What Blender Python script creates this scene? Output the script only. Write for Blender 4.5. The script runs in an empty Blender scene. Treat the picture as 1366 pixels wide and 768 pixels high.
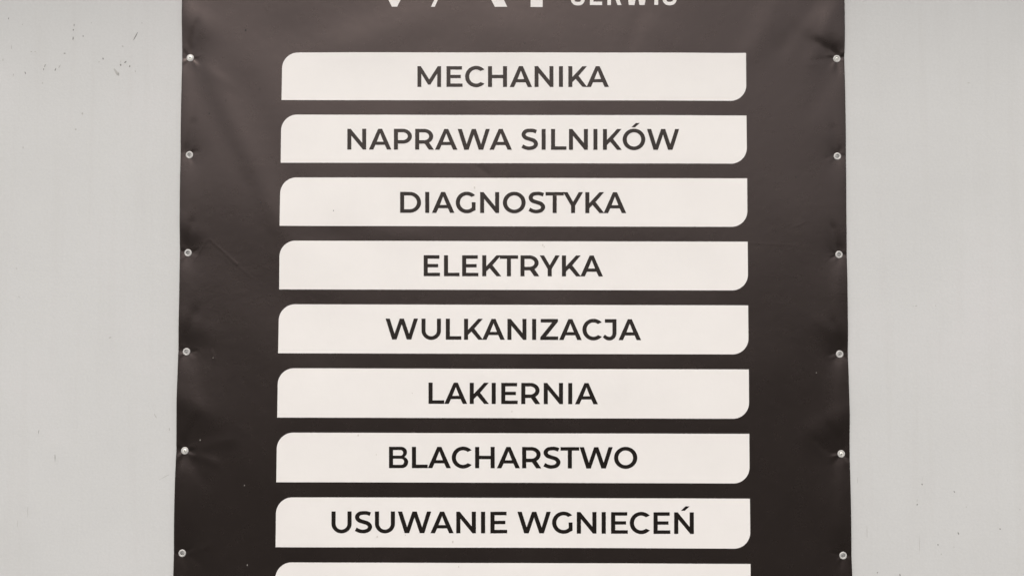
import bpy, bmesh, math, random
import numpy as np
from mathutils import Vector, Matrix
from mathutils.geometry import tessellate_polygon

random.seed(7)
rng = np.random.default_rng(11)
scene = bpy.context.scene
col = scene.collection

# ------------------------------------------------------------------ camera
# banner plane: y = 0, x to the right, z up (metres); the wall face lies a little behind it
FPX, CX, CY = 1180.0, 683.0, 384.0
CAM = np.array([0.00237, -2.33715, 1.55])
PITCH, YAW, ROLL = 0.041065, -0.0025785, 0.0024251
fw = np.array([math.sin(YAW) * math.cos(PITCH), math.cos(YAW) * math.cos(PITCH), math.sin(PITCH)])
ri0 = np.array([math.cos(YAW), -math.sin(YAW), 0.0])
up0 = np.cross(ri0, fw)
ri = math.cos(ROLL) * ri0 + math.sin(ROLL) * up0
up = -math.sin(ROLL) * ri0 + math.cos(ROLL) * up0
cam_data = bpy.data.cameras.new('camera')
cam_data.sensor_fit = 'HORIZONTAL'
cam_data.sensor_width = 36.0
cam_data.lens = 36.0 * FPX / 1366.0
cam_data.clip_start = 0.05
cam_data.clip_end = 800.0
cam = bpy.data.objects.new('camera', cam_data)
col.objects.link(cam)
M = Matrix.Identity(4)
for r in range(3):
    M[r][0], M[r][1], M[r][2], M[r][3] = ri[r], up[r], -fw[r], CAM[r]
cam.matrix_world = M
scene.camera = cam

# ------------------------------------------------------------------ sky, sun, exposure (overcast day)
SUN_EL, SUN_AZ = math.radians(48), math.radians(188)     # azimuth from +Y clockwise; the sun is in front of the wall
world = bpy.data.worlds.new('World')
scene.world = world
world.use_nodes = True
nt = world.node_tree
nt.nodes.clear()
sky = nt.nodes.new('ShaderNodeTexSky')
sky.sky_type = 'NISHITA'
sky.sun_disc = False
sky.sun_elevation = SUN_EL
sky.sun_rotation = SUN_AZ
sky.air_density = 1.0
sky.dust_density = 3.0
sky.ozone_density = 1.0
hs = nt.nodes.new('ShaderNodeHueSaturation')            # thin overcast: most of the blue is gone
hs.inputs['Saturation'].default_value = 0.12
bg = nt.nodes.new('ShaderNodeBackground')
bg.inputs['Strength'].default_value = 0.10
out = nt.nodes.new('ShaderNodeOutputWorld')
nt.links.new(sky.outputs[0], hs.inputs['Color'])
nt.links.new(hs.outputs[0], bg.inputs['Color'])
nt.links.new(bg.outputs[0], out.inputs['Surface'])

sun_data = bpy.data.lights.new('sun', 'SUN')
sun_data.energy = 1.0
sun_data.angle = math.radians(30)
sun_data.color = (1.0, 0.93, 0.84)
sun = bpy.data.objects.new('sun', sun_data)
col.objects.link(sun)
sdir = Vector((math.sin(SUN_AZ) * math.cos(SUN_EL), math.cos(SUN_AZ) * math.cos(SUN_EL), math.sin(SUN_EL)))
sun.rotation_euler = sdir.to_track_quat('Z', 'Y').to_euler()
sun.location = (0, -6, 6)

vs = scene.view_settings
vs.view_transform = 'Standard'
vs.look = 'None'
vs.exposure = 0.72
vs.gamma = 1.0
vs.use_curve_mapping = False
scene.cycles.max_bounces = 6
scene.cycles.use_adaptive_sampling = False
scene.cycles.use_denoising = True
scene.cycles.denoising_prefilter = 'ACCURATE'


# ------------------------------------------------------------------ helpers
def at(px, py, y=0.0):
    """pixel of the 1366x768 photograph -> (x, z) on the plane at depth y"""
    d = fw + ri * ((px - CX) / FPX) - up * ((py - CY) / FPX)
    t = (y - CAM[1]) / d[1]
    p = CAM + d * t
    return float(p[0]), float(p[2])


MM = 0.001
WALL_Y = 0.0125


def new_mat(name, base, rough=0.5, metallic=0.0, spec=0.5):
    m = bpy.data.materials.new(name)
    m.use_nodes = True
    b = m.node_tree.nodes['Principled BSDF']
    b.inputs['Base Color'].default_value = (*base, 1)
    b.inputs['Roughness'].default_value = rough
    b.inputs['Metallic'].default_value = metallic
    b.inputs['Specular IOR Level'].default_value = spec
    return m, m.node_tree, b


def node(tree, kind, **inp):
    n = tree.nodes.new(kind)
    for k, v in inp.items():
        n.inputs[k].default_value = v
    return n


def obj_coords(tree, scale=(1, 1, 1)):
    tc = tree.nodes.new('ShaderNodeTexCoord')
    mp = tree.nodes.new('ShaderNodeMapping')
    mp.inputs['Scale'].default_value = scale
    tree.links.new(tc.outputs['Object'], mp.inputs['Vector'])
    return mp.outputs[0]


def noise(tree, vec, scale, detail=3, rough=0.55):
    n = node(tree, 'ShaderNodeTexNoise', Scale=scale, Detail=detail, Roughness=rough)
    tree.links.new(vec, n.inputs['Vector'])
    return n.outputs['Fac']


def ramp(tree, fac, stops):
    r = tree.nodes.new('ShaderNodeValToRGB')
    e = r.color_ramp.elements
    while len(e) < len(stops):
        e.new(0.5)
    for el, (p, c) in zip(e, stops):
        el.position = p
        el.color = (*c, 1) if len(c) == 3 else c
    tree.links.new(fac, r.inputs['Fac'])
    return r.outputs['Color']


def bump_chain(tree, bsdf, layers):
    prev = None
    for h, dist, strength in layers:
        b = node(tree, 'ShaderNodeBump', Distance=dist, Strength=strength)
        tree.links.new(h, b.inputs['Height'])
        if prev is not None:
            tree.links.new(prev, b.inputs['Normal'])
        prev = b.outputs['Normal']
    tree.links.new(prev, bsdf.inputs['Normal'])


def vinyl(name, c_lo, c_hi, rough, spec, speck=None, tint=None):
    """coated banner cloth with printed ink: fine weave, soft mottling, a few specks of dust"""
    m, t, b = new_mat(name, c_hi, rough, 0.0, spec)
    v = obj_coords(t)
    mott = noise(t, v, 9.0, 4, 0.6)
    c = ramp(t, mott, [(0.3, c_lo), (0.7, c_hi)])
    if speck:
        vo = node(t, 'ShaderNodeTexVoronoi', Scale=95.0, Randomness=1.0)
        t.links.new(v, vo.inputs['Vector'])
        dot = ramp(t, vo.outputs['Distance'], [(0.05, (1, 1, 1)), (0.10, (0, 0, 0))])
        gate = ramp(t, noise(t, v, 4.0, 2), [(0.52, (0, 0, 0)), (0.70, (1, 1, 1))])
        mu = t.nodes.new('ShaderNodeMath'); mu.operation = 'MULTIPLY'
        t.links.new(dot, mu.inputs[0]); t.links.new(gate, mu.inputs[1])
        m2 = t.nodes.new('ShaderNodeMath'); m2.operation = 'MULTIPLY'
        t.links.new(mu.outputs[0], m2.inputs[0]); m2.inputs[1].default_value = speck[1]
        mx = t.nodes.new('ShaderNodeMix'); mx.data_type = 'RGBA'
        t.links.new(m2.outputs[0], mx.inputs['Factor'])
        t.links.new(c, mx.inputs['A']); mx.inputs['B'].default_value = (*speck[0], 1)
        c = mx.outputs['Result']
    t.links.new(c, b.inputs['Base Color'])
    if tint:
        b.inputs['Specular Tint'].default_value = (*tint, 1)
    # gloss a little uneven
    rr = t.nodes.new('ShaderNodeMapRange')
    rr.inputs['To Min'].default_value = rough - 0.04
    rr.inputs['To Max'].default_value = rough + 0.05
    t.links.new(noise(t, v, 22.0, 5, 0.65), rr.inputs['Value'])
    t.links.new(rr.outputs[0], b.inputs['Roughness'])
    weave_a = node(t, 'ShaderNodeTexWave', Scale=150.0, Distortion=1.2, Detail=1.0)
    weave_a.bands_direction = 'X'
    t.links.new(v, weave_a.inputs['Vector'])
    weave_b = node(t, 'ShaderNodeTexWave', Scale=150.0, Distortion=1.2, Detail=1.0)
    weave_b.bands_direction = 'Z'
    t.links.new(v, weave_b.inputs['Vector'])
    ad = t.nodes.new('ShaderNodeMath'); ad.operation = 'ADD'
    t.links.new(weave_a.outputs['Fac'], ad.inputs[0]); t.links.new(weave_b.outputs['Fac'], ad.inputs[1])
    bump_chain(t, b, [(noise(t, v, 40.0, 2, 0.5), 0.0012, 0.24),
                      (noise(t, v, 260.0, 1, 0.5), 0.0003, 0.4),
                      (ad.outputs[0], 0.00006, 0.6)])
    return m


m_black = vinyl('black_print', (0.0088, 0.0069, 0.0060), (0.0114, 0.0090, 0.0078), 0.26, 0.69, ((0.001, 0.001, 0.001), 0.6), (1.0, 0.785, 0.735))
m_ink = vinyl('black_lettering_print', (0.0056, 0.0045, 0.0038), (0.0074, 0.0060, 0.0050), 0.26, 0.50, None, (1.0, 0.84, 0.78))
m_white = vinyl('white_print', (0.770, 0.735, 0.710), (0.795, 0.759, 0.733), 0.36, 0.4, None)


def wall_material():
    m, t, b = new_mat('pale_grey_wall_paint', (0.53, 0.51, 0.47), 0.62, 0.0, 0.35)
    v = obj_coords(t)
    a = ramp(t, noise(t, v, 1.7, 4, 0.6), [(0.30, (0.552, 0.547, 0.538)), (0.52, (0.572, 0.567, 0.558)), (0.72, (0.592, 0.581, 0.577))])
    # faint drag marks of the roller
    vz = obj_coords(t, (1.0, 1.0, 14.0))
    vx = obj_coords(t, (18.0, 1.0, 0.9))
    drag = ramp(t, noise(t, vz, 9.0, 5, 0.65), [(0.35, (0.992, 0.992, 0.992)), (0.6, (1, 1, 1))])
    run = ramp(t, noise(t, vx, 1.6, 4, 0.6), [(0.34, (0.985, 0.982, 0.98)), (0.5, (1, 1, 1))])
    fine = ramp(t, noise(t, v, 160.0, 3, 0.6), [(0.3, (0.965, 0.965, 0.965)), (0.7, (1.02, 1.02, 1.02))])
    cur = a
    for extra in (drag, run, fine):
        mx = t.nodes.new('ShaderNodeMix'); mx.data_type = 'RGBA'; mx.blend_type = 'MULTIPLY'
        mx.inputs['Factor'].default_value = 1.0
        t.links.new(cur, mx.inputs['A']); t.links.new(extra, mx.inputs['B'])
        cur = mx.outputs['Result']
    t.links.new(cur, b.inputs['Base Color'])
    bump_chain(t, b, [(noise(t, vz, 9.0, 5, 0.65), 0.0010, 0.10),
                      (noise(t, v, 32.0, 5, 0.6), 0.0020, 0.30),
                      (noise(t, v, 210.0, 4, 0.6), 0.0006, 0.45)])
    return m


m_wall = wall_material()
m_chip, _, _ = new_mat('chipped_paint_substrate', (0.24, 0.232, 0.222), 0.8)
m_scuff, _, _ = new_mat('grey_scuff', (0.42, 0.408, 0.39), 0.75)
m_shade_dirt, _, _ = new_mat('recess_shade_and_dirt', (0.03, 0.03, 0.03), 0.8)  # dark dirt, and the shade painted on the screw heads


def metal(name, base, rough, metallic):
    m, t, b = new_mat(name, base, rough, metallic)
    v = obj_coords(t)
    t.links.new(ramp(t, noise(t, v, 260.0, 4), [(0.3, tuple(c * 0.86 for c in base)), (0.65, base)]), b.inputs['Base Color'])
    rr = t.nodes.new('ShaderNodeMapRange')
    rr.inputs['To Min'].default_value = rough - 0.08
    rr.inputs['To Max'].default_value = rough + 0.12
    t.links.new(noise(t, v, 420.0, 3), rr.inputs['Value'])
    t.links.new(rr.outputs[0], b.inputs['Roughness'])
    return m


m_ring = metal('pale_nickel', (0.58, 0.56, 0.54), 0.45, 0.25)
m_screw = metal('bright_zinc', (0.88, 0.86, 0.80), 0.34, 0.35)


def ground_material():
    m, t, b = new_mat('worn_asphalt', (0.06, 0.058, 0.055), 0.85)
    v = obj_coords(t)
    t.links.new(ramp(t, noise(t, v, 3.0, 6, 0.65), [(0.3, (0.05, 0.048, 0.046)), (0.7, (0.085, 0.082, 0.078))]), b.inputs['Base Color'])
    bump_chain(t, b, [(noise(t, v, 90.0, 4), 0.004, 0.6)])
    return m


m_ground = ground_material()


def link(name, me, mat, parent=None, smooth=False):
    o = bpy.data.objects.new(name, me)
    if mat is not None:
        me.materials.append(mat)
    col.objects.link(o)
    if parent is not None:
        o.parent = parent
    if smooth:
        me.polygons.foreach_set('use_smooth', [True] * len(me.polygons))
    return o


# ------------------------------------------------------------------ structure: ground and wall
me = bpy.data.meshes.new('ground_and_added_bank')
prof = [(150, 0), (-14, 0), (-22, 0.35), (-30, 1.6), (-42, 4.2), (-60, 6.4), (-150, 9.0)]     # level forecourt, then an unseen bank added to darken the banner's reflection
gv = [(x_, y_, z_) for y_, z_ in prof for x_ in (-150, 150)]
me.from_pydata(gv, [], [(2 * k + 1, 2 * k, 2 * k + 2, 2 * k + 3) for k in range(len(prof) - 1)])
ground_and_added_bank = link('ground_and_added_bank', me, m_ground)
ground_and_added_bank['kind'] = 'structure'

bm = bmesh.new()
bmesh.ops.create_cube(bm, size=1.0)
bmesh.ops.scale(bm, vec=(6.0, 0.25, 3.348), verts=bm.verts)
bmesh.ops.translate(bm, vec=(0, WALL_Y + 0.125, 1.674), verts=bm.verts)
me = bpy.data.meshes.new('wall')
bm.to_mesh(me); bm.free()
wall = link('wall', me, m_wall)
wall['label'] = 'pale grey painted wall with small dark chips and scuffs behind the black banner'
wall['category'] = 'wall'

# unseen roof edge, added to keep part of the sky off the wall's top
bm = bmesh.new()
bmesh.ops.create_cube(bm, size=1.0)
bmesh.ops.scale(bm, vec=(6.2, 0.93, 0.14), verts=bm.verts)
bmesh.ops.translate(bm, vec=(0, WALL_Y - 0.225, 3.42), verts=bm.verts)
me = bpy.data.meshes.new('added_eave')
bm.to_mesh(me); bm.free()
added_eave = link('added_eave', me, m_wall, wall)

# chips and scuffs in the paint: (x, y, length, width, lean in degrees from vertical, dark?)
MARKS = [
    (11.5, 25, 3, 1.4, 0, 1), (99, 34, 3.0, 1.3, 12, 1), (97.8, 40.2, 2.2, 1.8, 0, 1), (97.5, 51.5, 4.2, 1.8, 8, 1),
    (111, 48.5, 1.8, 1.5, 0, 1), (181, 48.5, 12.0, 1.1, 28, 1), (86.5, 71.5, 2.4, 1.2, 90, 1), (137.5, 78.5, 2.2, 1.7, 0, 1),
    (132, 83, 2.0, 1.2, 60, 0), (167.5, 83, 4.6, 1.6, 42, 1), (161, 87, 2.6, 1.7, 0, 1), (160.8, 82.5, 4.0, 0.6, 15, 0),
    (173, 88.7, 2.4, 1.5, 20, 1), (180.5, 95.5, 2.8, 1.2, -25, 0), (60, 88, 6.5, 0.9, 18, 1), (58.3, 93, 2.4, 1.1, 10, 1),
    (74, 93, 4.2, 1.5, 15, 1), (79.5, 89, 5.0, 0.8, 28, 0), (33.8, 97.5, 3.4, 1.4, -15, 1), (56.7, 111, 2.0, 1.1, 0, 0),
    (42, 69.3, 1.8, 1.3, 90, 0), (47, 69.3, 1.6, 1.2, 90, 0), (15.5, 63, 4.5, 0.8, 0, 0), (4, 80, 3.5, 0.9, 0, 0),
    (163.5, 62, 3.0, 1.4, -60, 0), (155, 96, 10, 3.2, -30, 2), (158.2, 99, 5, 1.6, 5, 2), (189.5, 31, 1.8, 1.1, 0, 0), (18, 100, 3, 1.2, 0, 2),
    (22, 358, 1.8, 1.4, 90, 0), (25.5, 396, 2.2, 1.0, -40, 0), (147, 450, 3.2, 1.2, 60, 0), (51.5, 576, 6.0, 0.6, 8, 1),
    (73.5, 611, 9.0, 0.6, -2, 1), (37, 681, 12.0, 0.5, 0, 0), (23.5, 698, 11, 0.5, 0, 0), (207, 554, 6, 1.2, -30, 2), (226, 572, 3, 1.4, 0, 2),
    (219, 636, 15.0, 0.6, 62, 0), (1222, 408, 3.0, 1.2, 80, 0), (1218, 408.5, 1.6, 1.2, 0, 0), (1248, 407.5, 1.6, 1.0, 0, 0), (1292, 111, 3.0, 1.0, 90, 0),
    (1230, 645.5, 1.8, 1.6, 0, 1), (1230, 639, 5, 0.5, 0, 0), (1273, 655.6, 2.4, 1.4, -35, 1), (1223.3, 672.4, 1.9, 1.7, 0, 1), (1223.4, 667, 4, 0.5, 0, 0),
    (1289, 675.5, 1.6, 1.2, 0, 0), (1334, 705, 1.9, 1.6, 0, 1), (1278.5, 711, 3.2, 1.4, -20, 1), (1251, 726, 1.8, 1.8, 0, 1),
    (1255.5, 738.5, 1.8, 1.2, 0, 0), (1226.5, 726, 23, 0.5, 0, 0), (1156.5, 709, 17, 0.5, 0, 0), (1170.5, 763, 1.8, 1.7, 0, 1),
    (1200.5, 766.5, 4.5, 1.5, -10, 1), (1272.5, 729, 1.4, 1.0, 0, 0), (1360.5, 679, 1.6, 1.3, 0, 0), (1144, 640, 9, 0.5, 0, 2),
    (122, 31, 1.5, 1.0, 0, 2), (30, 33, 1.4, 1.0, 0, 2), (110, 152, 3.0, 2.2, 0, 2), (31, 197, 3, 1.2, 0, 2), (101, 173, 2.2, 2, 0, 2),
]
verts, faces, mids = [], [], []
k_px = 0.002
for x, y, L, W, ang, kind in MARKS:
    X, Z = at(x, y, WALL_Y)
    a = math.radians(ang)
    ux, uz = math.sin(a), math.cos(a)
    n = 9
    i0 = len(verts)
    for k in range(n):
        th = 2 * math.pi * k / n
        j = 1 + random.uniform(-0.32, 0.3)
        p, q = math.cos(th) * (L + 0.3) * 0.5 * j * k_px, math.sin(th) * (W + 0.1) * 0.5 * j * k_px
        verts.append((X + p * ux + q * uz, WALL_Y - 0.0004, Z + p * uz - q * ux))
    faces.append(tuple(range(i0, i0 + n)))
    mids.append(0 if kind == 1 else 1)
me = bpy.data.meshes.new('paint_chips')
me.from_pydata(verts, [], faces)
chips = link('paint_chips', me, m_chip, wall)
me.materials.append(m_scuff)
me.polygons.foreach_set('material_index', mids)
chips['kind'] = 'stuff'

# ------------------------------------------------------------------ the banner's shape
EY_L = [(252.5, 76.4), (252.1, 206.4), (249.8, 337), (247.7, 469), (245.5, 601.2), (242.2, 738)]
EY_R = [(1117.6, 77.6), (1117.7, 208.2), (1119.7, 339.4), (1121.2, 472.2), (1123.6, 605.5), (1125.5, 741)]
EY_HIDDEN = [(254.5, -54), (1116.5, -53), (239.6, 876), (1128.2, 879)]      # carry on just past the picture's edge
eyelets = [at(*p) for p in EY_L + EY_R + EY_HIDDEN]
SCREWED = [0, 4, 6, 10]

left_px = [(-95, 244.6), (0, 242.9), (76, 241.9), (130, 241.5), (180, 240.8), (230, 240.2), (300, 239.7), (337, 239.2), (400, 238.6), (440, 237.7), (470, 237.1), (500, 236.5),
           (560, 235.3), (601, 234.4), (640, 233.1), (700, 231.9), (740, 231.2), (768, 230.7), (930, 227.5)]
right_px = [(-95, 1125.2), (0, 1126.6), (40, 1126.9), (76, 1127.3), (110, 1127.9), (200, 1128.8), (280, 1129.0), (340, 1129.9), (400, 1130.6), (470, 1131.8), (500, 1132.6),
            (580, 1134.0), (605, 1134.6), (640, 1135.1), (710, 1135.8), (768, 1136.9), (930, 1139.6)]
LW = np.array([at(x, y) for y, x in left_px])[::-1]
RW = np.array([at(x, y) for y, x in right_px])[::-1]
Z_TOP = at(683, -92)[1]
Z_BOT = at(683, 925)[1]


def xl(z):
    return np.interp(z, LW[:, 1], LW[:, 0])


def xr(z):
    return np.interp(z, RW[:, 1], RW[:, 0])


waves = []
for k in range(16):
    lam = rng.uniform(0.18, 0.75)
    th = rng.uniform(-0.9, 0.9) + (math.pi / 2 if k % 3 else 0)
    waves.append((2 * math.pi / lam * math.cos(th), 2 * math.pi / lam * math.sin(th), rng.uniform(0, 6.28), 0.0042 * lam / (2 * math.pi) * rng.uniform(0.6, 1.4)))

# soft folds: (x0, y0, x1, y1 in photo pixels, half width px, height mm)
FOLDS = [
    (283, 105, 372, 300, 15, 1.5), (262, 120, 330, 235, 18, -0.9), (330, 120, 392, 250, 20, -1.0),
    (470, 58, 560, 28, 26, 1.1), (380, 40, 470, 20, 30, -1.0), (620, 45, 760, 40, 30, 0.6),
    (1040, 20, 1085, 60, 13, -1.0), (1052, -20, 1006, 62, 17, 1.6), (1083, 10, 1046, 60, 12, -1.2), (1108, 22, 1086, 76, 12, 1.7),
    (1117, 92, 1085, 140, 14, -0.9), (1112, 80, 1088, 80, 3.5, -0.6),
    (400, 311, 470, 316, 22, -0.9), (505, 312, 560, 314, 16, 0.8), (820, 312, 940, 318, 26, 0.7),
    (262, 606, 285, 616, 6, 0.9), (252, 612, 272, 640, 8, -0.8), (258, 598, 300, 588, 8, 0.8), (300, 560, 330, 620, 22, 0.9),
    (1119, 355, 1117, 440, 8, 0.9), (1121, 490, 1118, 570, 8, 0.9), (1123, 622, 1119, 700, 8, 1.1), (1090, 588, 1100, 598, 4.5, -0.9),
    (262, 84, 300, 110, 8, 0.5), (250, 480, 262, 545, 10, 0.9), (250, 615, 248, 690, 7, 1.0), (258, 735, 276, 728, 5, 0.6), (254, 742, 266, 752, 4, -0.5),
    (1078, 34, 1114, 47, 24, 3.2), (262, 548, 250, 538, 19, 2.6), (262, 30, 250, 22, 18, 2.6), (1098, 572, 1122, 558, 18, 2.4), (268, 440, 250, 430, 18, 1.4), (1125, 445, 1110, 438, 16, 1.4), (255, 308, 245, 300, 14, 1.2),
    (640, 224, 650, 232, 4, -0.35), (880, 40, 905, 60, 16, 0.7), (850, 30, 840, 60, 12, -0.6),
]
# small pinched dimples beside every fixing, and narrow valleys running up from some of them
for k_, (ex_, ey_) in enumerate(EY_L + EY_R):
    for sd in (-1, 1):
        ang_ = random.uniform(-0.5, 0.5)
        r0_, r1_ = random.uniform(5.5, 7.0), random.uniform(9.0, 15.0)
        FOLDS.append((ex_ + sd * r0_ * math.cos(ang_), ey_ + r0_ * math.sin(ang_), ex_ + sd * r1_ * math.cos(ang_), ey_ + r1_ * math.sin(ang_), random.uniform(1.9, 2.7), random.uniform(-0.75, -0.35)))
FOLDS += [(252, 66, 262, 34, 5, -1.3), (250, 196, 257, 166, 5, -0.9), (249, 326, 256, 298, 5, -0.9), (247, 456, 258, 420, 7, -1.3), (246, 590, 262, 560, 6, -1.2),
          (1112, 70, 1092, 58, 6, -1.2), (1117, 198, 1112, 172, 5, -0.8), (1119, 328, 1112, 305, 5, -0.9), (1120, 460, 1112, 432, 6, -1.1), (1122, 594, 1108, 570, 6, -1.1)]
# sharp creases in the cloth
CREASES = [(275, 321, 258, 348, 1.25, 0.34), (280, 319.5, 316, 352, 1.3, 0.36), (306, 345, 331, 366, 1.2, 0.18), (331, 366, 352, 382, 1.3, 0.12),
           (998, 324, 1062, 327, 1.4, 0.13), (1060, 302, 1072, 297, 1.3, 0.18), (283.5, 470.5, 285, 476.5, 1.5, 0.65), (262, 464, 270, 470, 1.3, 0.2),
           (1100, 348, 1112, 340, 1.3, 0.14), (256, 605, 268, 614, 1.5, 0.35), (1105, 73, 1112, 72, 1.4, 0.25), (1120, 68, 1126, 72, 2.0, 0.5)]


def seg_world(s):
    a, b = at(s[0], s[1]), at(s[2], s[3])
    return a[0], a[1], b[0], b[1]


FOLDS_W = [(*seg_world(f), f[4] * k_px, f[5] * MM) for f in FOLDS]
CREASES_W = [(*seg_world(f), f[4] * k_px, f[5] * MM * 0.7) for f in CREASES]
EYE_PAR = []
for i, (ex, ez) in enumerate(eyelets):
    tight = i in SCREWED
    j = rng.uniform(0.85, 1.15)
    EYE_PAR.append((ex, ez, (11.0 if tight else 7.6) * MM * j, 0.036 if tight else 0.028, 0.040 if tight else 0.034, 0.050 if tight else 0.038,
                    rng.uniform(0, 6.28), 0.13 if tight else 0.07))


def H(x, z):
    """distance of the cloth in front of its mean plane"""
    x = np.asarray(x, float); z = np.asarray(z, float)
    h = np.zeros_like(x)
    for kx, kz, ph, a in waves:
        h += a * np.sin(kx * x + kz * z + ph)
    for ax, az, bx, bz, w, a in FOLDS_W:
        dx, dz = bx - ax, bz - az
        L2 = dx * dx + dz * dz
        t = ((x - ax) * dx + (z - az) * dz) / L2
        along = np.where(t < 0, -t, np.where(t > 1, t - 1, 0)) * math.sqrt(L2)
        perp = ((x - ax) * dz - (z - az) * dx) / math.sqrt(L2)
        h += a * np.exp(-(perp / w) ** 2 - (along / (1.6 * w)) ** 2)
    for ax, az, bx, bz, w, a in CREASES_W:
        dx, dz = bx - ax, bz - az
        L2 = dx * dx + dz * dz
        t = ((x - ax) * dx + (z - az) * dz) / L2
        L = math.sqrt(L2)
        along = np.where(t < 0, -t, np.where(t > 1, t - 1, 0)) * L
        perp = ((x - ax) * dz - (z - az) * dx) / L
        h += a * np.exp(-(perp / w) ** 2 - (along / (2.0 * w)) ** 2)
    for ex, ez, A, rx, rz_up, rz_dn, ph, mod in EYE_PAR:
        dx, dz = x - ex, z - ez
        k = 0.5 + 0.5 * np.tanh(dz / 0.012)
        rz = rz_dn + (rz_up - rz_dn) * k
        r = np.sqrt((dx / rx) ** 2 + (dz / rz) ** 2 + 0.02)
        th = np.arctan2(dz, dx)
        fan = 1 + mod * np.exp(-((r - 0.55) / 0.4) ** 2) * (np.cos(4 * th + ph) + 0.5 * np.cos(7 * th + 2 * ph))
        h -= A * np.exp(-r) * fan
    # the hem along the two sides curls back towards the wall
    for d in (x - xl(z), xr(z) - x):
        h -= 1.7 * MM * np.exp(-np.clip(d, 0, None) / 0.011)
        h += 0.16 * MM / (1 + np.exp((d - 0.029) / 0.003))       # double cloth of the hem
    return np.where(h < 0, 0.0108 * np.tanh(h / 0.0108), h)


def normals(x, z, e=0.0015):
    hx = (H(x + e, z) - H(x - e, z)) / (2 * e)
    hz = (H(x, z + e) - H(x, z - e)) / (2 * e)
    n = np.stack([-hx, -np.ones_like(hx), -hz], 1)
    return n / np.linalg.norm(n, axis=1)[:, None]


banner = bpy.data.objects.new('banner', None)
banner.empty_display_size = 0.1
banner.location = (0, 0, 0)
col.objects.link(banner)
banner['label'] = 'large black vinyl banner with white panels listing garage services, fixed to grey wall'
banner['category'] = 'banner'

# the cloth
STEP = 0.0026
nz = int((Z_TOP - Z_BOT) / STEP)
nx = int(1.80 / STEP)
zz = np.linspace(Z_BOT, Z_TOP, nz)
uu = np.linspace(0, 1, nx)
ZG, UG = np.meshgrid(zz, uu, indexing='ij')
XG = xl(ZG) + UG * (xr(ZG) - xl(ZG))
HG = H(XG.ravel(), ZG.ravel()).reshape(XG.shape)
# round the edge over to the back
for dx, dh in ((0.0008, 0.0006), (0.0012, 0.0016), (0.0009, 0.0026), (-0.004, 0.0029)):
    c = 0.0008
    XG = np.concatenate([xl(zz)[:, None] - dx, XG, xr(zz)[:, None] + dx], 1)
    base_l = H(xl(zz), zz); base_r = H(xr(zz), zz)
    HG = np.concatenate([np.maximum(base_l - dh, -0.0121)[:, None], HG, np.maximum(base_r - dh, -0.0121)[:, None]], 1)
    ZG = np.concatenate([zz[:, None], ZG, zz[:, None]], 1)
# order of the rounded columns: the last added must be outermost
R_, C_ = XG.shape
co = np.stack([XG, -HG, ZG], 2).reshape(-1, 3)
idx = np.arange(R_ * C_).reshape(R_, C_)
q = np.stack([idx[:-1, :-1], idx[:-1, 1:], idx[1:, 1:], idx[1:, :-1]], 2).reshape(-1, 4)
cen = co[q].mean(1)
keep = np.ones(len(q), bool)
for ex, ez in eyelets:
    keep &= ((cen[:, 0] - ex) ** 2 + (cen[:, 2] - ez) ** 2) > 0.0062 ** 2
q = q[keep]
me = bpy.data.meshes.new('cloth')
me.vertices.add(len(co)); me.vertices.foreach_set('co', co.ravel())
me.loops.add(q.size); me.loops.foreach_set('vertex_index', q.ravel())
me.polygons.add(len(q)); me.polygons.foreach_set('loop_start', np.arange(0, q.size, 4))
me.update(calc_edges=True)
cloth = link('cloth', me, m_black, banner, True)


# ------------------------------------------------------------------ printing that follows the cloth
def printed(name, polys, mat, parent, lift, grid=0.02):
    """polys: list of loop lists (outer, holes...) in (x, z); cut into a grid and laid on the cloth"""
    bm = bmesh.new()
    for loops in polys:
        pts = [p for l in loops for p in l]
        vs_ = [bm.verts.new((p[0], 0, p[1])) for p in pts]
        for tri in tessellate_polygon([[Vector((p[0], p[1], 0)) for p in l] for l in loops]):
            try:
                f = bm.faces.new([vs_[i] for i in tri])
            except ValueError:
                continue
    xs = [v.co.x for v in bm.verts]; zs = [v.co.z for v in bm.verts]
    for lo, hi, axis in ((min(xs), max(xs), 0), (min(zs), max(zs), 2)):
        k = math.ceil(lo / grid) * grid
        while k < hi:
            p = [0, 0, 0]; p[axis] = k
            n = [0, 0, 0]; n[axis] = 1
            bmesh.ops.bisect_plane(bm, geom=bm.verts[:] + bm.edges[:] + bm.faces[:], plane_co=p, plane_no=n, dist=1e-6)
            k += grid
    bm.normal_update()
    for f in bm.faces:
        if f.normal.y > 0:
            f.normal_flip()
    me = bpy.data.meshes.new(name)
    bm.to_mesh(me); bm.free()
    n = len(me.vertices)
    c = np.empty(n * 3); me.vertices.foreach_get('co', c); c = c.reshape(-1, 3)
    nn = normals(c[:, 0], c[:, 2])
    c[:, 1] = -H(c[:, 0], c[:, 2]) - lift
    me.vertices.foreach_set('co', c.ravel())
    me.polygons.foreach_set('use_smooth', [True] * len(me.polygons))
    me.update()
    me.normals_split_custom_set_from_vertices([tuple(v) for v in nn])
    return link(name, me, mat, parent)


def arc(cx, cy, rx, ry, a0, a1, n=18):
    return [(cx + rx * math.cos(math.radians(a0 + (a1 - a0) * k / n)), cy + ry * math.sin(math.radians(a0 + (a1 - a0) * k / n))) for k in range(n + 1)]


def bez(p, c, q, n=8):
    return [((1 - t) ** 2 * p[0] + 2 * t * (1 - t) * c[0] + t * t * q[0], (1 - t) ** 2 * p[1] + 2 * t * (1 - t) * c[1] + t * t * q[1]) for t in [k / n for k in range(n + 1)]]


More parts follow.
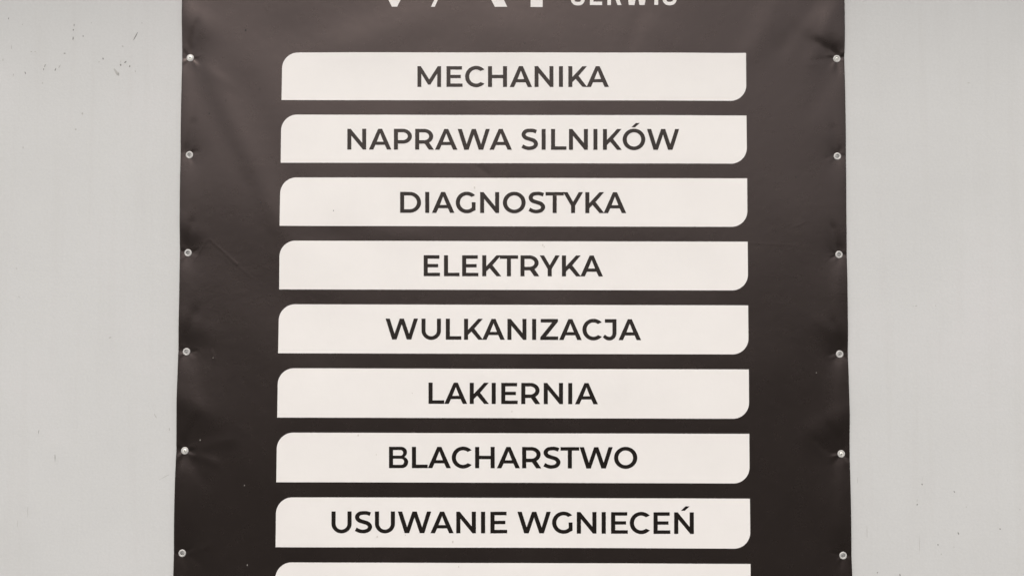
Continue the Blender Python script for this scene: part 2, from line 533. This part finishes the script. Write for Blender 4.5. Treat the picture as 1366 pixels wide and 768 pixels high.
def catmull(P, n=7):
    o = []
    Q = [tuple(2 * a - b for a, b in zip(P[0], P[1]))] + P + [tuple(2 * a - b for a, b in zip(P[-1], P[-2]))]
    for i in range(1, len(Q) - 2):
        for k in range(n):
            t = k / n
            o.append(tuple(0.5 * (2 * b + (c - a) * t + (2 * a - 5 * b + 4 * c - d) * t * t + (3 * b - a - 3 * c + d) * t ** 3)
                           for a, b, c, d in zip(Q[i - 1], Q[i], Q[i + 1], Q[i + 2])))
    o.append(P[-1])
    return o


def stroke(P):
    c = catmull(P)
    L, Rr = [], []
    for i, p in enumerate(c):
        a, b = c[max(0, i - 1)], c[min(len(c) - 1, i + 1)]
        dx, dy = b[0] - a[0], b[1] - a[1]
        l = math.hypot(dx, dy)
        w = p[2] / 2
        L.append((p[0] - dy / l * w, p[1] + dx / l * w)); Rr.append((p[0] + dy / l * w, p[1] - dx / l * w))
    return L + Rr[::-1]


S = 129
ACUTE = [(0, 0), (141, 137), (267, 137), (113, 0)]


def glyph(ch):
    """a geometric capital, 700 units tall: (width, list of [outer, holes...])"""
    if ch == 'I': return S, [[[(0, 0), (S, 0), (S, 700), (0, 700)]]]
    if ch == 'L': return 517, [[[(0, 0), (517, 0), (517, 108), (S, 108), (S, 700), (0, 700)]]]
    if ch == 'E': return 543, [[[(0, 0), (543, 0), (543, 106), (S, 106), (S, 300), (484, 300), (484, 402), (S, 402), (S, 594), (524, 594), (524, 700), (0, 700)]]]
    if ch == 'H': return 643, [[[(0, 0), (S, 0), (S, 300), (514, 300), (514, 0), (643, 0), (643, 700), (514, 700), (514, 406), (S, 406), (S, 700), (0, 700)]]]
    if ch == 'T': return 611, [[[(241, 0), (370, 0), (370, 594), (611, 594), (611, 700), (0, 700), (0, 594), (241, 594)]]]
    if ch == 'N': return 638, [[[(0, 0), (S, 0), (S, 482), (530, 0), (638, 0), (638, 700), (509, 700), (509, 218), (108, 700), (0, 700)]]]
    if ch == 'Ń': return 638, glyph('N')[1] + [[[(x + 230, y + 760) for x, y in ACUTE]]]
    if ch == 'M': return 803, [[[(0, 0), (126, 0), (126, 458), (362, 80), (440, 80), (677, 458), (677, 0), (803, 0), (803, 700), (695, 700), (402, 240), (108, 700), (0, 700)]]]
    if ch == 'A': return 752, [[[(0, 0), (139, 0), (212, 160), (540, 160), (613, 0), (752, 0), (441, 700), (311, 700)], [(254, 258), (498, 258), (376, 566)]]]
    if ch == 'K': return 630, [[[(0, 0), (S, 0), (S, 160), (246, 278), (482, 0), (630, 0), (338, 372), (622, 700), (480, 700), (S, 324), (S, 700), (0, 700)]]]
    if ch == 'W': return 1087, [[[(220, 0), (364, 0), (542, 520), (718, 0), (863, 0), (1087, 700), (957, 700), (793, 180), (612, 700), (478, 700), (299, 182), (134, 700), (0, 700)]]]
    if ch == 'Y': return 662, [[[(266, 0), (395, 0), (395, 246), (662, 700), (526, 700), (332, 365), (138, 700), (0, 700), (266, 246)]]]
    if ch == 'Z': return 597, [[[(0, 0), (597, 0), (597, 108), (182, 108), (590, 616), (590, 700), (14, 700), (14, 592), (408, 592), (0, 84)]]]
    if ch == 'O': return 765, [[arc(382.5, 350, 382.5, 361, 0, 360, 56)[:-1], arc(382.5, 350, 251, 247, 0, 360, 56)[:-1]]]
    if ch == 'Ó': return 765, glyph('O')[1] + [[[(x + 304, y + 768) for x, y in ACUTE]]]
    if ch == 'C': return 660, [[arc(373, 350, 373, 361, 43, 318, 44) + arc(373, 350, 242, 247, 309, 51, 36)]]
    if ch == 'G': return 664, [[arc(373, 350, 373, 361, 43, 306, 42) + [(664, 92), (664, 355), (542, 355), (542, 150)] + arc(373, 350, 242, 247, 313, 51, 34)]]
    if ch == 'D': return 703, [[[(0, 0)] + arc(318, 350, 385, 350, -90, 90, 30) + [(0, 700)], [(S, 110)] + arc(312, 350, 260, 240, -90, 90, 28) + [(S, 590)]]]
    if ch == 'U': return 650, [[[(0, 700)] + arc(325, 300, 325, 310, 180, 360, 30) + [(650, 700), (523, 700)] + arc(325, 300, 198, 197, 360, 180, 28) + [(S - 2, 700)]]]
    if ch == 'J': return 455, [[[(69, 700), (69, 592), (326, 592)] + arc(224, 235, 102, 132, 0, -90, 14) + bez((224, 103), (130, 103), (70, 178)) + bez((0, 96), (90, -10), (222, -10)) + arc(220, 235, 235, 245, -90, 0, 20) + [(455, 700)]]]
    if ch == 'P': return 605, [[[(0, 0), (S, 0), (S, 204)] + arc(300, 452, 305, 248, -90, 90, 28) + [(0, 700)], [(S, 314)] + arc(294, 452, 180, 140, -90, 90, 24) + [(S, 592)]]]
    if ch == 'R': return 626, [[[(0, 0), (S, 0), (S, 204), (325, 204), (466, 0), (626, 0), (470, 232)] + arc(302, 452, 305, 248, -56, 90, 26) + [(0, 700)], [(S, 314)] + arc(296, 452, 180, 140, -90, 90, 24) + [(S, 592)]]]
    if ch == 'B': return 628, [[[(0, 0)] + arc(416, 190, 212, 190, -90, 62, 20) + arc(396, 522, 194, 178, -58, 90, 20) + [(0, 700)], [(S - 4, 100)] + arc(402, 206, 98, 106, -90, 90, 16) + [(S - 4, 312)], [(S - 4, 405)] + arc(378, 502, 92, 98, -90, 90, 16) + [(S - 4, 600)]]]
    if ch == 'S': return 568, [[stroke([(508, 613, 116), (415, 647, 112), (300, 656, 110), (150, 628, 118), (78, 520, 130), (138, 414, 124), (290, 358, 118), (436, 302, 124), (503, 195, 130), (435, 86, 118), (280, 45, 110), (148, 66, 112), (36, 118, 118)])]]


def swell(loop, d, hole):
    """push an outline outwards by d units (a hole inwards)"""
    area = sum(a[0] * b[1] - b[0] * a[1] for a, b in zip(loop, loop[1:] + loop[:1]))
    sg = (1 if area > 0 else -1) * (-1 if hole else 1)
    pts = [p for k, p in enumerate(loop) if math.dist(p, loop[k - 1]) > 0.5]
    o = []
    for k, p in enumerate(pts):
        a, b = pts[k - 1], pts[(k + 1) % len(pts)]
        u = ((p[0] - a[0]), (p[1] - a[1])); v = ((b[0] - p[0]), (b[1] - p[1]))
        lu, lv = math.hypot(*u), math.hypot(*v)
        n1 = (u[1] / lu * sg, -u[0] / lu * sg); n2 = (v[1] / lv * sg, -v[0] / lv * sg)
        m = 1 + n1[0] * n2[0] + n1[1] * n2[1]
        m = max(m, 0.35)
        o.append((p[0] + (n1[0] + n2[0]) / m * d, p[1] + (n1[1] + n2[1]) / m * d))
    return o


def word_polys(letters, base, cap_px):
    """letters: (char, x0, x1) in photo pixels; base(x) -> baseline pixel row"""
    o = []
    for ch, x0, x1 in letters:
        w, polys = glyph(ch)
        mid = (x0 + x1) / 2
        for loops in polys:
            loops = [swell(l, 5.0, k > 0) for k, l in enumerate(loops)]
            o.append([[at(mid + (x - w / 2) / 700 * cap_px * (1.0), base(mid) - y / 700 * cap_px) for x, y in l] for l in loops])
    return o


WORDS = [
    ('MECHANIKA', (557.0, 588.3, 595.8, 616.9, 620.7, 646.3, 651.2, 676.2, 680.3, 709.4, 713.3, 738.0, 745.7, 750.8, 758.3, 782.7, 782.7, 811.8), 116.0, 116.3, 27.2),
    ('NAPRAWASILNIKÓW', (463.4, 488.7, 492.6, 521.9, 525.8, 549.4, 554.1, 578.5, 580.3, 610.3, 610.9, 653.1, 653.1, 682.8, 695.4, 717.6, 722.6, 727.8, 735.2, 755.4,
                         759.1, 784.1, 791.6, 796.9, 804.3, 829.1, 830.6, 860.6, 863.1, 905.6), 199.6, 200.0, 27.3),
    ('DIAGNOSTYKA', (533.9, 561.7, 567.3, 572.6, 576.3, 606.1, 608.1, 634.3, 640.7, 665.6, 670.8, 701.2, 704.9, 727.0, 727.9, 751.9, 751.6, 777.4, 781.1, 805.5, 805.5, 835.2), 283.7, 284.1, 27.45),
    ('ELEKTRYKA', (565.2, 586.9, 592.5, 612.7, 616.8, 637.8, 643.3, 668.4, 666.8, 691.0, 694.7, 718.9, 720.2, 746.4, 750.0, 774.3, 774.6, 804.0), 368.0, 368.4, 27.5),
    ('WULKANIZACJA', (514.5, 557.5, 562.6, 588.0, 595.1, 615.1, 619.4, 643.8, 643.8, 672.9, 677.3, 701.9, 709.8, 715.2, 720.9, 744.3, 746.1, 775.5, 777.1, 802.8, 804.3, 822.2, 825.3, 855.0), 452.3, 453.3, 27.5),
    ('LAKIERNIA', (571.9, 592.4, 593.3, 622.8, 627.2, 651.5, 656.1, 661.2, 669.3, 689.9, 696.0, 719.8, 725.6, 750.7, 758.0, 763.2, 767.5, 797.0), 537.9, 538.5, 27.8),
    ('BLACHARSTWO', (519.2, 544.3, 550.1, 570.0, 571.0, 601.2, 603.2, 628.9, 634.3, 659.4, 663.4, 693.1, 697.3, 721.2, 725.0, 747.2, 748.2, 772.1, 773.7, 816.8, 819.5, 849.7), 623.6, 624.2, 28.1),
    ('USUWANIEWGNIECEŃ', (442.9, 468.4, 473.4, 496.0, 500.8, 526.1, 530.9, 575.0, 574.7, 604.7, 609.3, 634.2, 641.8, 647.0, 654.6, 676.1, 690.8, 734.2, 737.1, 763.2,
                          770.0, 795.2, 802.8, 807.9, 815.7, 837.0, 840.8, 866.5, 872.2, 893.7, 899.8, 925.0), 710.0, 711.3, 28.4),
]
# the ninth word starts just under the picture's lower edge
adv = {'P': (98, 30), 'O': (48, 48), 'L': (98, 20), 'E': (98, 50), 'R': (98, 35), 'W': (15, 15), 'A': (3, 3), 'N': (98, 98), 'I': (98, 98)}
x = 0.0; xs9 = []
for ch in 'POLEROWANIE':
    w = glyph(ch)[0]
    x += adv[ch][0]; xs9 += [x, x + w]; x += w + adv[ch][1]
u9 = 28.6 / 700
off = 686 - x * u9 / 2
WORDS.append(('POLEROWANIE', tuple(off + v * u9 for v in xs9), 798.6, 799.8, 28.6))

# the white panels: a rectangle with two rounded corners, nine of them down the banner
Z0, PITCH_Z, PH, XP, RAD = 2.274996, 0.1683301, 0.1290564, 0.62, 0.0425
for i, (word, xs_, b0, b1, cap) in enumerate(WORDS):
    zt = Z0 - i * PITCH_Z
    zb = zt - PH
    loop = [(-XP, zb)] + [(XP - RAD + RAD * math.cos(math.radians(t)), zb + RAD + RAD * math.sin(math.radians(t))) for t in np.linspace(-90, 0, 17)] \
        + [(XP, zt)] + [(-XP + RAD + RAD * math.cos(math.radians(t)), zt - RAD + RAD * math.sin(math.radians(t))) for t in np.linspace(90, 180, 17)]
    panel = printed('text_panel', [[loop]], m_white, banner, 0.0005, 0.02)
    full = {'NAPRAWASILNIKÓW': 'NAPRAWA SILNIKÓW', 'USUWANIEWGNIECEŃ': 'USUWANIE WGNIECEŃ'}.get(word, word)
    panel['label'] = 'white panel reading ' + full
    letters = [(ch, xs_[2 * k], xs_[2 * k + 1]) for k, ch in enumerate(word)]
    xa, xb = xs_[0], xs_[-1]
    printed('lettering', word_polys(letters, lambda X, xa=xa, xb=xb, b0=b0, b1=b1: b0 + (b1 - b0) * (X - xa) / (xb - xa), cap), m_ink, panel, 0.0009, 0.02)

# the big white heading letters that the picture's upper edge cuts through
logo = [
    [[(522.9, 9.5), (529.9, 9.5), (573, -78), (567, -78), (532, -7.5), (496, -78), (478, -78)]],
    [[(575.1, 9.7), (580, 9.7), (617, -70.5), (660.2, 9.8), (676.7, 9.8), (633.6, -78), (615.5, -78)]],
    [[(707.8, 9.9), (723.9, 9.9), (723.9, -63), (748, -63), (748, -78), (684, -78), (684, -63), (707.8, -63)]],
]
heading = printed('heading_lettering', [[[at(*p) for p in l] for l in g] for g in logo], m_white, banner, 0.0005)
heading['label'] = 'large white capital letters cut off by the picture edge'
def narrow_s(x0):
    P = [(2.4, 9.6), (2.5, 6.6), (4.8, 3.3), (9.3, 2.2), (14.0, 3.4), (16.2, 7.4), (14.4, 12.2), (9.3, 15.2), (4.6, 18.2), (2.5, 23.0), (4.8, 27.0), (9.3, 28.2), (14.0, 27.0), (16.1, 22.5)]
    return [[(x0 + px, 7.6 - py) for px, py in stroke([(x, y, 4.7) for x, y in P])]]


def px_shape(*loops):
    return [[(px, 7.2 - py) for px, py in l] for l in loops]


small_px = [
    narrow_s(761.5), narrow_s(883.9),
    px_shape([(786.9, 0), (803.3, 0), (803.3, 4.6), (791.6, 4.6), (791.6, 13), (801.5, 13), (801.5, 17.4), (791.6, 17.4), (791.6, 25.8), (803.3, 25.8), (803.3, 30.4), (786.9, 30.4)]),
    px_shape([(810.2, 0), (815.0, 0), (815.0, 12.5), (819.5, 12.5), (823.6, 0), (829.0, 0), (824.2, 13.4), (827.3, 16.2), (828.6, 21.5), (827.2, 27), (823.5, 29.6), (818.5, 30.4), (810.2, 30.4)],
             [(815.0, 17), (819, 17), (822.6, 18.5), (823.8, 21.5), (822.6, 24.6), (819, 26), (815.0, 26)]),
    px_shape([(838.9, 0), (846.4, 0), (849.6, 19), (853.0, 0), (859.9, 0), (864.6, 30.4), (859.7, 30.4), (856.4, 7.5), (852.2, 30.4), (847.0, 30.4), (842.7, 7.5), (839.5, 30.4), (834.5, 30.4)]),
    px_shape([(872.8, 0), (877.9, 0), (877.9, 30.4), (872.8, 30.4)]),
]
small = [[[at(*p) for p in l] for l in g] for g in small_px]
sub = printed('heading_lettering', small, m_white, banner, 0.0005)
sub['label'] = 'small white word SERWIS at the top of the banner'


# ------------------------------------------------------------------ eyelets and screws
def lathe(profile, seg=28):
    """profile: (radius, height towards the viewer); axis along -Y"""
    v, f = [], []
    n = len(profile)
    for k in range(seg):
        a = 2 * math.pi * k / seg
        for r, h in profile:
            v.append((r * math.cos(a), -h, r * math.sin(a)))
    for k in range(seg):
        k2 = (k + 1) % seg
        for j in range(n - 1):
            f.append((k * n + j, k2 * n + j, k2 * n + j + 1, k * n + j + 1))
    return v, f


def lathe_mesh(name, profile, seg=28):
    v, f = lathe(profile, seg)
    bm = bmesh.new()
    vv = [bm.verts.new(p) for p in v]
    for q_ in f:
        bm.faces.new([vv[i] for i in q_])
    bmesh.ops.remove_doubles(bm, verts=bm.verts, dist=1e-6)
    bmesh.ops.recalc_face_normals(bm, faces=bm.faces)
    me = bpy.data.meshes.new(name)
    bm.to_mesh(me); bm.free()
    me.polygons.foreach_set('use_smooth', [True] * len(me.polygons))
    return me


ring = [(0.0099, -0.0006), (0.0098, 0.0003), (0.0093, 0.0010), (0.0086, 0.0012), (0.0066, 0.0012), (0.0057, 0.0010), (0.0052, 0.0004), (0.0050, -0.0006), (0.0050, -0.0014)]
ring_me = lathe_mesh('eyelet', ring)
ring_me.materials.append(m_ring)
rim_h = []
for i, (ex, ez) in enumerate(eyelets):
    a = np.linspace(0, 2 * math.pi, 24, endpoint=False)
    hh = H(ex + 0.0098 * np.cos(a), ez + 0.0098 * np.sin(a))
    base = float(hh.mean())
    n = np.array([-(hh * np.cos(a)).sum(), -12 * 0.0098, -(hh * np.sin(a)).sum()])
    n /= np.linalg.norm(n)
    o = bpy.data.objects.new('eyelet', ring_me)
    col.objects.link(o)
    o.parent = banner
    o.location = (ex, -base - 0.0004, ez)
    o.rotation_mode = 'QUATERNION'
    o.rotation_quaternion = Vector((0, -1, 0)).rotation_difference(Vector(n * np.array([0.5, 1, 0.5])).normalized())
    rim_h.append(base)

def screw_label(look, side, beside):
    return look + ' in the ' + side + '-edge eyelet ' + beside


BRIGHT, SUNK = 'bright raised screw head', 'dull grey sunken screw'
LEVELS = ['beside the MECHANIKA panel', 'beside the NAPRAWA SILNIKÓW panel', 'beside the ELEKTRYKA panel', 'beside the WULKANIZACJA panel', 'beside the BLACHARSTWO panel', 'just below the USUWANIE WGNIECEŃ panel']
HEAD = {0: 0.0066, 4: 0.0056, 6: 0.0046, 10: 0.0052}
m_dull = metal('dull_zinc', (0.46, 0.45, 0.44), 0.5, 0.3)
for i in range(12):
    ex, ez = eyelets[i]
    base = rim_h[i]
    bright = i in SCREWED
    if bright:
        r = HEAD[i]
        top = base + (0.0020 if r > 0.005 else 0.0006)
    else:
        r = 0.0047
        top = base - 0.0010 - 0.0006 * (i % 3)
    prof = [(0.00005, top + 0.0004), (r * 0.16, top + 0.0004), (r * 0.26, top + 0.0013), (r * 0.55, top + 0.0011), (r * 0.85, top + 0.0004), (r, top - 0.0008), (r * 0.98, top - 0.0016), (0.0022, top - 0.0022), (0.0022, -0.020)]
    me = lathe_mesh('screw', prof, 24)
    o = link('screw', me, m_screw if bright else m_dull)
    o.location = (ex, 0, ez)
    o['label'] = screw_label(BRIGHT if bright else SUNK, 'left' if i < 6 else 'right', LEVELS[i % 6])
    o['category'] = 'screw'
    o['group'] = 'screws holding the banner to the wall'
    # flat dark cross: shade of the screw's recess put into the colour
    bm = bmesh.new()
    for sx, sz in ((r * 0.34, r * 0.09), (r * 0.09, r * 0.34)):
        vv = [bm.verts.new((a_ * sx, -(top + 0.00145 + (0.00003 if sx > sz else 0)), b_ * sz)) for a_, b_ in ((-1, -1), (1, -1), (1, 1), (-1, 1))]
        bm.faces.new(vv)
    bmesh.ops.rotate(bm, verts=bm.verts, cent=(0, 0, 0), matrix=Matrix.Rotation(0.5 + i, 3, 'Y'))
    me = bpy.data.meshes.new('slot_shade')
    bm.to_mesh(me); bm.free()
    link('slot_shade', me, m_shade_dirt, o)

# specks of dirt stuck on the cloth and on the panels
SPECKS = [(267, 586.5, 1.5, 1), (326.6, 646.8, 1.3, 1), (330, 753, 1.4, 1), (327.6, 40, 1.5, 0), (284.2, 477, 1.0, 1), (1089, 497, 1.2, 1), (279, 151, 1.2, 0), (301, 134, 1.0, 0),
          (346, 119, 1.0, 0), (478, 580, 1.8, 2), (502, 606, 1.2, 2), (683, 548.5, 1.4, 2), (724, 327, 1.6, 2), (726, 329, 1.2, 2), (550, 524, 1.2, 2), (633, 250, 2.2, 2),
          (503, 715, 1.8, 2), (612, 755, 1.5, 2), (604, 722, 2.2, 2), (541, 713, 1.3, 2), (445, 281, 1.0, 0), (348, 270, 1.0, 0), (1062, 236, 1.0, 0), (700, 58, 1.0, 0), (560, 150, 1.2, 0)]
verts, faces, mids = [], [], []
for x, y, r, kind in SPECKS:
    X, Z = at(x, y)
    i0 = len(verts)
    for k in range(7):
        a = 2 * math.pi * k / 7
        rr = r * k_px * 0.5 * random.uniform(0.7, 1.4)
        px_, pz_ = X + rr * math.cos(a), Z + rr * 1.5 * math.sin(a)
        verts.append((px_, -float(H(px_, pz_)) - 0.0014, pz_))
    faces.append(tuple(range(i0, i0 + 7)))
    mids.append(kind)
me = bpy.data.meshes.new('dirt_specks')
me.from_pydata(verts, [], faces)
specks = link('dirt_specks', me, m_shade_dirt, banner)
m_pale, _, _ = new_mat('pale_dust', (0.24, 0.22, 0.20), 0.9)
m_stain, _, _ = new_mat('faint_stain', (0.60, 0.56, 0.52), 0.8)
me.materials.append(m_pale); me.materials.append(m_stain)
me.polygons.foreach_set('material_index', mids)
specks['kind'] = 'stuff'
